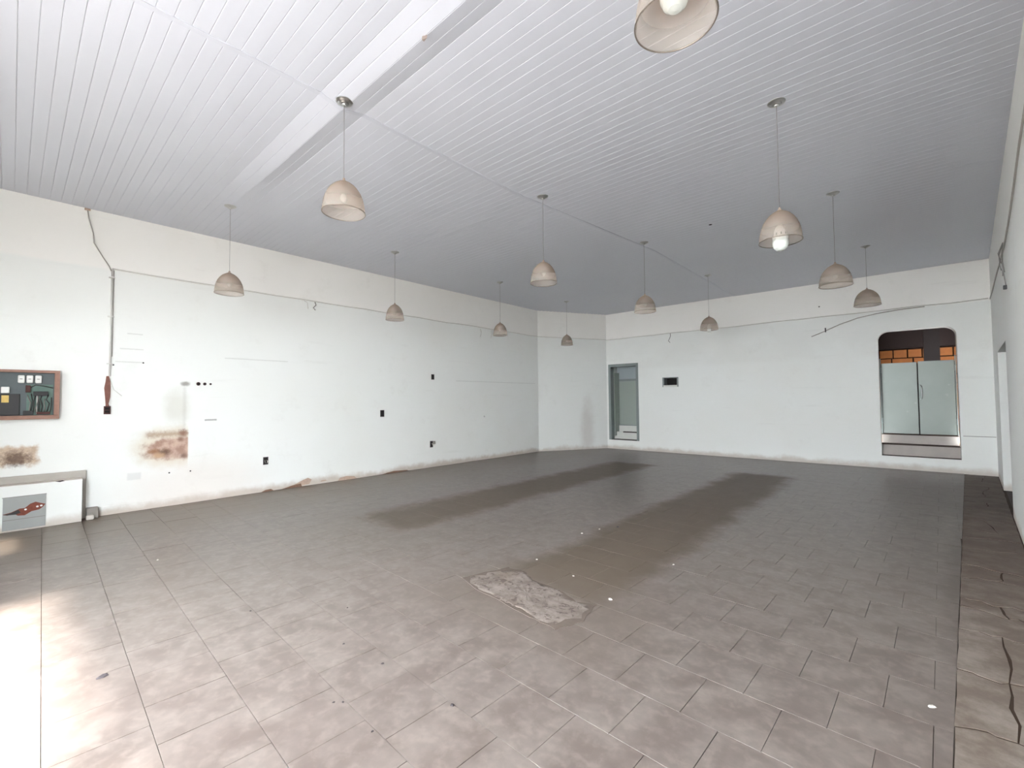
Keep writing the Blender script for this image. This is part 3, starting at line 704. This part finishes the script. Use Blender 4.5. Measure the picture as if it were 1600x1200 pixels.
LAMPS = [  # x, y, shade top z, scale, bulb, label
    (-6.224, 1.762, 2.982, 1.0, 's', 'pendant lamp by the stained left wall, at the foot of the ceiling fold'),
    (-6.235, 4.129, 2.960, 0.92, 's', 'pendant lamp beside the left wall, second after the ceiling fold'),
    (-6.283, 6.669, 2.970, 0.92, 's', 'pendant lamp beside the left wall, third after the ceiling fold'),
    (-6.338, 9.123, 2.985, 0.92, 's', 'pendant lamp hanging before the diagonal corner wall'),
    (-3.312, 1.724, 3.135, 1.03, 's', 'pendant lamp hung from the ceiling fold where the joint strip crosses it'),
    (-3.229, 4.184, 3.026, 1.0, 's', 'pendant lamp with its canopy right beside the ceiling joint strip'),
    (-3.051, 6.502, 2.990, 1.02, 's', 'pendant lamp with a small bulb, third along the ceiling joint strip'),
    (-2.954, 9.110, 2.990, 1.05, 'c', 'pendant lamp with a tube bulb poking out, before the small vent'),
    (-0.770, 4.140, 2.915, 0.98, 'l', 'pendant lamp with a big white LED bulb showing below its shade'),
    (-0.649, 6.464, 2.965, 1.06, 's', 'pendant lamp between the big LED bulb lamp and the arched opening'),
    (-0.513, 9.125, 3.120, 1.12, 'n', 'wide bell-shaped pendant lamp right before the arched opening'),
    (-0.672, 1.755, 3.165, 1.0, 'l', 'pendant lamp whose ribbed inside and bulb show from below'),
]
for (x, y, zs, sc, bk, lab) in LAMPS:
    zc = H + sag(x, y)
    t = empty('pendant_lamp', (x, y, zc), 0, lab, 'lamp', 'pendant lamps hung from the board ceiling')
    o = link('canopy', can_me, t)
    MB().tube([(0, 0, -0.03), (0, 0, zs - zc + 0.025)], 0.0021, 6).build('cord', 'cord', t)
    sh = link('shade', shade_me, t); sh.location = (0, 0, zs - zc); sh.scale = (sc, sc, 1.06 if bk != 'n' else 1.1)
    if bk == 'n': sh.scale = (sc, sc, 1.08)
    link('rim', rim_me, sh)
    cp = link('lamp_holder', cap_me, t); cp.location = (0, 0, zs - zc)
    if bk == 's': b_ = link('bulb', bulb_me, t); b_.location = (0, 0, zs - zc)
    if bk == 'c': b_ = link('bulb', cfl_me, t); b_.location = (0, 0, zs - zc)
    if bk == 'l':
        b_ = link('bulb', led_me, t); b_.location = (0, 0, zs - zc + (-0.040 if y > 3 else 0.085)); b_.scale = (1.1, 1.1, 1.1); link('bulb_base', ledb_me, b_)
        for k in range(10): link('vent_slot', vent_me, b_).rotation_euler = (0, 0, k * math.pi / 5)

# ------------------------------------------------------------------ cables on the walls
def bk(x, z, off=0.012): # point on the far wall
    return (x, back_y(x) - off, z)
def jag(f, n, amp): return [f(i / n, rnd.uniform(-amp, amp)) for i in range(n + 1)]
pts = [(XL + 0.013, 0.83 + t * 8.68, 3.105 + dz) for t, dz in [(i / 22, rnd.uniform(-.012, .012)) for i in range(23)]]
cn = Vector((C2[1] - C1[1], -(C2[0] - C1[0]), 0)).normalized() * 0.013
pts += [(C1[0] + (C2[0] - C1[0]) * t + cn.x, C1[1] + (C2[1] - C1[1]) * t + cn.y, 3.10 + rnd.uniform(-.01, .01)) for t in (0.02, 0.35, 0.7, 0.985)]
pts += [bk(-6.52 + 7.55 * t, 3.085 + 0.03 * t + rnd.uniform(-.010, .010)) for t in [i / 16 for i in range(17)]]
tag(MB().tube(pts, 0.0105, 6).build('wall_cable', 'cable', None, True), 'long painted-over cable running high along the left and far walls', 'cable')
pts = [(right_x(y) - 0.012, y, z) for y, z in ((11.35, 3.09), (10.2, 3.05), (9.0, 3.03), (8.0, 3.0), (6.9, 2.98), (6.2, 3.02), (5.5, 3.10), (4.8, 3.2), (3.6, 3.3), (2.0, 3.36), (0.5, 3.38))]
tag(MB().tube(pts, 0.007, 6).build('wall_cable', 'cable_dark', None, True), 'dusty grey cable sagging along the right wall', 'cable')
pts = [bk(x, z, 0.016) for x, z in ((-1.60, 2.70), (-1.35, 2.80), (-1.10, 2.91), (-0.82, 3.00), (-0.50, 3.055), (-0.15, 3.085), (0.2, 3.095))]
tag(MB().tube(pts, 0.009, 6).build('loose_cable', 'cable_dark', None, True), 'curved loose cable drooping from the far wall cable near the arch', 'cable')
tag(MB().tube([bk(-1.352, 2.86, 0.02), bk(-1.35, 2.77, 0.02)], 0.011, 6).build('cable_clip', 'wire_dark'), 'black clip hanging on the drooping loose cable', 'clip')
tag(MB().tube([bk(-4.67, 3.09, 0.02), bk(-4.66, 3.02, 0.03), bk(-4.69, 2.96, 0.02), bk(-4.72, 2.90, 0.03), bk(-4.68, 2.85, 0.02)], 0.006, 6).build('hanging_wire', 'wire_dark', None, True), 'short dark wire end hanging above the small vent', 'wire')
# frayed wires on the right wall
t = empty('frayed_wires', (right_x(6.8) - 0.012, 6.8, 2.98), -math.atan(0.064), 'bundle of frayed grey wires hanging on the right wall', 'wire')
for dy, dz, ex in ((0.25, -0.30, -0.02), (-0.18, -0.48, -0.03), (0.1, -0.22, -0.05), (-0.06, -0.32, -0.03), (0.45, -0.2, -0.04)):
    MB().tube([(-0.015, 0, 0), (ex, dy * 0.35, dz * 0.45), (ex * 0.7, dy * 0.8, dz * 0.8), (-0.015, dy, dz)], 0.0045, 5).build('wire_strand', 'wire_grey', t, True)
MB().bevbox(-0.035, -0.008, -0.20, -0.165, -0.515, -0.475, 0.004).build('wire_connector', 'black', t)
# left wall: bracket, thin cord to the ceiling, conduit, chased-out pipe and box
t = empty('wire_stub', (XL, 3.41, 3.09), 0, 'twisted wire ends under the left wall cable before the second lamp', 'wire')
MB().tube([(0.012, 0.02, 0), (0.03, 0.03, -0.05), (0.02, -0.01, -0.10), (0.03, 0.02, -0.14)], 0.008, 6).build('wire_strand', 'wire_grey', t, True)
MB().tube([(0.012, -0.16, 0.0), (0.02, -0.11, -0.03), (0.02, -0.10, -0.13)], 0.004, 5).build('wire_strand', 'cable', t, True)
t = empty('wire_stub', (XL, 7.35, 3.08), 0, 'pair of faint wire ends under the left wall cable near the corner', 'wire')
for dy in (0, 0.35): MB().tube([(0.012, dy, 0), (0.02, dy + 0.03, -0.08), (0.015, dy, -0.19)], 0.005, 5).build('wire_strand', 'cable', t, True)
pts = [(XL + 0.008, y, z) for y, z in ((0.588, 3.81), (0.60, 3.70), (0.645, 3.52), (0.655, 3.40), (0.74, 3.24), (0.80, 3.14), (0.822, 3.08))]
tag(MB().tube(pts, 0.0065, 6).build('thin_cord', 'cable_dark', None, True), 'thin kinked cord from the ceiling down to the conduit corner', 'cord')
tag(MB().bevbox(XL, XL + 0.018, 0.56, 0.615, 3.792, 3.816, 0.004).build('plaster_hole', 'plaster_bare'), 'crumbled plaster spot where the thin cord enters the ceiling', 'plaster')
t = empty('conduit_pipe', (XL, 0.828, 1.74), 0, 'upright painted conduit pipe dropping from the left wall cable', 'conduit')
MB().tube([(0.011, 0, 0.0), (0.011, 0, 0.7), (0.011, 0.004, 1.36)], 0.011, 8).build('pipe', 'pipe', t, True)
MB().tube([(0.007, 0.019, 0.25), (0.007, 0.021, 1.35)], 0.004, 6).build('side_wire', 'cable_dark', t, True)
for hz in (0.15, 0.75, 1.25): MB().box(0.0, 0.032, -0.03, 0.03, hz, hz + 0.014).build('pipe_clip', 'pipe', t)
t = empty('chased_outlet', (XL, 0.81, 1.27), 0, 'bare red wall chase ending in a dark rusty outlet box', 'outlet')
n_ = [(0.012, 0.47), (0.022, 0.40), (0.030, 0.32), (0.024, 0.20), (0.014, 0.12), (0.018, 0.09)]
poly = [(0, -w_ + 0.004 * (i % 2), z_) for i, (w_, z_) in enumerate(n_)] + [(0, w_ + 0.004 * (i % 2), z_) for i, (w_, z_) in reversed(list(enumerate(n_)))]
MB().prism(poly, (1, 0, 0), 0.012).build('wall_chase', 'rust', t)
bx = MB().bevbox(0, 0.022, -0.030, 0.034, -0.01, 0.092, 0.003).build('outlet_box', 'rust_dark', t)
MB().box(0.020, 0.0235, -0.02, 0.024, 0.045, 0.075).build('outlet_slot', 'void', bx)
MB().box(0.020, 0.0235, -0.02, 0.024, 0.008, 0.036).build('outlet_slot', 'void', bx)
MB().tube([(0.004, 0.02, 0.44), (0.004, 0.06, 0.30), (0.004, 0.14, 0.22)], 0.004, 5).build('thin_wire', 'cable', t, True)

# three pipe holes, small screw and outlets
def outlet(y, z, wd, hg, label, wires=0, white=False):
    t = empty('outlet_box', (XL, y, z), 0, label, 'outlet', 'open outlet boxes on the left wall')
    MB().box(0.0, 0.004, -wd / 2, wd / 2, -hg / 2, hg / 2).build('recess_plate', 'void', t)  # flat dark plate, its colour replacing the shade of a hollow
    for a in ((-wd / 2 - .006, -wd / 2 + .006, -hg / 2, hg / 2), (wd / 2 - .006, wd / 2 + .006, -hg / 2, hg / 2)): MB().box(0, 0.009, *a).build('box_side', 'debris', t)
    for a in ((-wd / 2 - .006, wd / 2 + .006, hg / 2 - .006, hg / 2 + .006), (-wd / 2 - .006, wd / 2 + .006, -hg / 2 - .006, -hg / 2 + .006)): MB().box(0, 0.009, *a).build('box_side', 'debris', t)
    for k in range(wires):
        s_ = -1 if k % 2 else 1
        MB().tube([(0.004, s_ * 0.01, 0.01), (0.03, s_ * 0.02, -0.005), (0.035, s_ * 0.012, -0.03)], 0.006, 5).build('wire_end', 'chip' if k == 0 else 'wire_grey', t, True)
    return t
outlet(2.678, 0.478, 0.060, 0.105, 'open outlet box with pale wire ends low on the left wall', 2)
outlet(4.739, 1.159, 0.070, 0.115, 'empty black switch box at hand height on the left wall')
outlet(5.950, 1.896, 0.060, 0.10, 'small empty outlet box high on the left wall', 0)
o = outlet(5.913, 0.482, 0.060, 0.12, 'dark outlet box low on the left wall with a grey plug tab', 1)
MB().box(0.0, 0.03, 0.03, 0.085, 0.0, 0.06).build('plug_tab', 'wire_grey', o)
t = tag(MB().lathe([(0.001, 0.022), (0.020, 0.018), (0.030, 0.0)], 14).build('wall_button', 'white_plastic', None, True), 'small round white button on the left wall near the corner', 'button')
t.location = (XL, 7.483, 1.021); t.rotation_euler = (0, math.pi / 2, 0)
for y, r_, lab in ((1.777, 0.024, 'largest of three dark pipe holes in the left wall'), (1.854, 0.020, 'middle of three dark pipe holes in the left wall'), (1.925, 0.014, 'smallest of three dark pipe holes in the left wall')):
    t = empty('pipe_hole', (XL, y, 1.662), 0, lab, 'hole', 'three pipe holes above the damp patch')
    q = MB().lathe([(r_ * 0.72, 0.004), (r_ * 0.72, 0.009), (r_, 0.009), (r_ * 1.05, 0.0)], 16).build('pipe_end', 'rust_dark', t); q.rotation_euler = (0, math.pi / 2, 0)
    q = MB().lathe([(0.0005, 0.004), (r_ * 0.74, 0.004)], 16).build('hole', 'void', t); q.rotation_euler = (0, math.pi / 2, 0)
for y, z, lab in ((0.862, 1.885, 'dark screw beside the upright conduit pipe'), (1.16, 1.927, 'dark screw at the end of a pencil line beside the conduit'), (1.70, 0.44, 'dark nail under the right end of the damp patch'), (1.46, 0.445, 'dark nail under the middle of the damp patch')):
    o = tag(MB().lathe([(0.0005, 0.009), (0.008, 0.007), (0.010, 0.0)], 10).build('wall_screw', 'wire_dark'), lab, 'screw'); o.location = (XL, y, z); o.rotation_euler = (0, math.pi / 2, 0)
o = tag(MB().lathe([(0.0005, 0.012), (0.012, 0.010), (0.014, 0.0)], 10).build('wall_screw', 'wire_dark'), 'dark screw in the far wall between the last two lamps', 'screw'); o.location = bk(-1.45, 3.33, 0.0); o.rotation_euler = (math.pi / 2, 0, 0)

# ------------------------------------------------------------------ electricity meter niche
t = empty('meter_board', (XL, 0.14, 1.22), 0, 'old electricity board in a weathered wooden frame with three white fuses', 'meter board')
ya, yb, z0, z1 = -0.42, 0.245, 0.0, 0.565
MB().box(0.0, 0.012, ya, yb, z0, z1).build('back_panel', 'panel', t)
MB().box(0.012, 0.016, -0.02, 0.19, 0.03, 0.40).build('green_panel', 'panel_green', t)
for a in ((ya, yb, z0 - 0.0, z0 + 0.045), (ya, yb, z1 - 0.030, z1)): MB().bevbox(0.0, 0.065, *a, 0.004).build('frame_rail', 'wood', t)
for a in ((yb - 0.045, yb, z0 + 0.045, z1 - 0.030), (ya, ya + 0.045, z0 + 0.045, z1 - 0.030)): MB().bevbox(0.0, 0.065, *a, 0.004).build('frame_stile', 'wood', t)
for y in (-0.065, 0.002, 0.070):
    f_ = MB().bevbox(0.012, 0.045, y - 0.027, y + 0.027, 0.415, 0.505, 0.012).build('fuse_holder', 'white_plastic', t)
    MB().box(0.0445, 0.047, y - 0.012, y + 0.010, 0.458, 0.466).build('fuse_mark', 'wire_grey', f_)
MB().bevbox(0.012, 0.05, -0.215, -0.150, 0.30, 0.37, 0.008).build('meter', 'white_plastic', t)
MB().box(0.012, 0.03, -0.21, -0.155, 0.195, 0.275).build('paper_tag', 'yellow', t)
MB().bevbox(0.012, 0.05, -0.23, -0.07, 0.05, 0.29, 0.006).build('breaker', 'black', t).location.x = -0.022
MB().bevbox(0.012, 0.06, -0.045, 0.035, 0.05, 0.10, 0.005).build('breaker', 'black', t)
MB().bevbox(0.012, 0.06, -0.03, 0.01, 0.31, 0.39, 0.005).build('breaker', 'rust_dark', t)
MB().bevbox(0.012, 0.055, 0.03, 0.15, 0.27, 0.32, 0.005).build('breaker', 'black', t)
MB().bevbox(0.012, 0.055, 0.06, 0.17, 0.055, 0.085, 0.004).build('breaker', 'rust_dark', t)
for k in range(9):
    ys_ = -0.01 + k * 0.022; a_ = rnd.uniform(.10, .18); b_ = rnd.uniform(.22, .32)
    MB().tube([(0.02, ys_, 0.08), (0.045, ys_ + rnd.uniform(-.02, .02), a_), (0.05, ys_ + rnd.uniform(-.03, .03), (a_ + b_) / 2), (0.03, ys_ + rnd.uniform(-.02, .02), b_)], 0.005, 5).build('board_wire', 'wire_dark' if k % 3 else 'wire_grey', t, True)
MB().tube([(0.02, 0.0, 0.36), (0.03, 0.05, 0.395), (0.03, 0.11, 0.385), (0.02, 0.19, 0.36)], 0.005, 5).build('board_wire', 'wire_dark', t, True)
MB().tube([(0.045, 0.062, 0.06), (0.045, 0.062, 0.30)], 0.004, 5).build('board_wire', 'pipe', t, True)

# ------------------------------------------------------------------ masonry base block with a peeling hatch
t = empty('base_block', (XL + 0.002, 0.0, 0.0), 0, 'low white masonry block under the meter board with a peeling metal hatch', 'block')
XP = 0.19
MB().bevbox(0, XP, -0.75, 0.590, 0.0, 0.500, 0.008).build('block_body', 'wall', t)
MB().bevbox(0, 0.035, -0.75, 0.635, 0.0, 0.585, 0.012).build('mortar_band', 'block_band', t)
MB().box(0.035, XP - 0.006, -0.75, 0.588, 0.500, 0.504).build('block_top', 'block_top', t)
h_ = MB().bevbox(XP - 0.004, XP + 0.008, -0.035, 0.292, 0.02, 0.375, 0.003).build('hatch', 'hatch', t)
MB().box(XP + 0.008, XP + 0.0095, -0.03, 0.288, 0.128, 0.134).build('hatch_seam', 'wire_grey', h_)
pp = [(-0.035, 0.20), (0.03, 0.215), (0.09, 0.245), (0.13, 0.245), (0.17, 0.285), (0.21, 0.30), (0.25, 0.28), (0.288, 0.265), (0.27, 0.235), (0.24, 0.21), (0.18, 0.20), (0.13, 0.165), (0.08, 0.17), (0.05, 0.195), (0.0, 0.185)]
MB().prism([(XP + 0.008, a, b) for a, b in pp], (1, 0, 0), 0.0012).build('rust_patch', 'peel', h_)
MB().prism([(XP + 0.0092, a, b) for a, b in ((-0.03, 0.195), (0.03, 0.21), (0.08, 0.235), (0.10, 0.20), (0.06, 0.185), (0.0, 0.188))], (1, 0, 0), 0.001).build('dark_patch', 'wire_dark', h_)
for y, z in ((0.135, 0.228), (0.225, 0.245), (0.255, 0.250)):
    MB().prism([(XP + 0.0092, y + 0.011 * math.cos(a), z + 0.010 * math.sin(a)) for a in [i * math.pi / 4 for i in range(8)]], (1, 0, 0), 0.0015).build('paint_flake', 'white_plastic', h_)
MB().box(XP + 0.0, XP + 0.002, -0.04, 0.295, 0.372, 0.380).build('hatch_gap', 'wire_grey', t)
MB().prism([(XP - 0.01, y, 0.497 + z) for y, z in ((0.36, 0.005), (0.42, 0.012), (0.44, 0.002), (0.40, -0.006))], (1, 0, 0), 0.013).build('chipped_edge', 'debris', t)
tag(MB().bevbox(XL, XL + 0.10, 0.640, 0.745, 0.0, 0.125, 0.006).build('mortar_block', 'block_grey'), 'small grey mortar block on the floor against the base block', 'block')
o = tag(MB().bevbox(-0.03, 0.03, -0.035, 0.035, 0.0, 0.05, 0.012).build('rubble_piece', 'chip'), 'pale bit of rubble beside the small grey mortar block', 'rubble'); o.location = (XL + 0.145, 0.665, 0.001)

# ------------------------------------------------------------------ bits on the floor
def scrap(x, y, r_, mat, label, flat=0.4, n=9):
    vs = []; top = []
    for k in range(n):
        an = 2 * math.pi * k / n; q = r_ * rnd.uniform(0.65, 1.15); vs.append((q * math.cos(an), q * math.sin(an) * 0.7, 0)); top.append((q * 0.6 * math.cos(an), q * 0.42 * math.sin(an), r_ * flat))
    fs = [tuple(range(n))[::-1], tuple(range(n, 2 * n))] + [(k, (k + 1) % n, n + (k + 1) % n, n + k) for k in range(n)]
    o = tag(MB().add(vs + top, fs).build('pebble' if mat != 'chip' else 'plaster_chip', mat), label, 'pebble' if mat != 'chip' else 'chip', 'small loose bits on the floor'); o.location = (x, y, 0.0012); o.rotation_euler = (0, 0, rnd.uniform(0, 6)); return o
scrap(-3.14, 0.343, 0.035, 'debris', 'dark leaf-like scrap on the bright floor tiles', 0.12)
LB = 'tiny dark pebble on the pale floor tiles'
for x, y, r_ in ((-2.05, 1.03, 0.007), (-2.02, 1.06, 0.007), (-2.49, 1.31, 0.008), (-2.15, 1.35, 0.008), (-1.62, 1.38, 0.012), (-3.35, 1.10, 0.008), (-2.9, 1.55, 0.007), (-1.75, 1.05, 0.008)): scrap(x, y, r_, 'debris', LB, 0.5)
LB2 = 'tiny pale chip lying along the brown stained strip'
for x, y, r_ in ((-2.56, 4.25, 0.012), (-1.55, 3.75, 0.012), (-2.62, 4.0, 0.013), (-2.5, 3.1, 0.010), (-1.62, 2.82, 0.016), (-2.05, 3.0, 0.011)): scrap(x, y, r_, 'chip', LB2, 0.5)
scrap(-2.45, 4.45, 0.018, 'debris', 'dark pebble on the far edge of the brown stained strip', 0.5)
scrap(-5.05, 0.9, 0.014, 'chip', 'white chip on the dirty tiles before the base block', 0.5)
scrap(0.02, 2.80, 0.018, 'chip', 'pale flake at the edge of the cracked cement strip', 0.3)
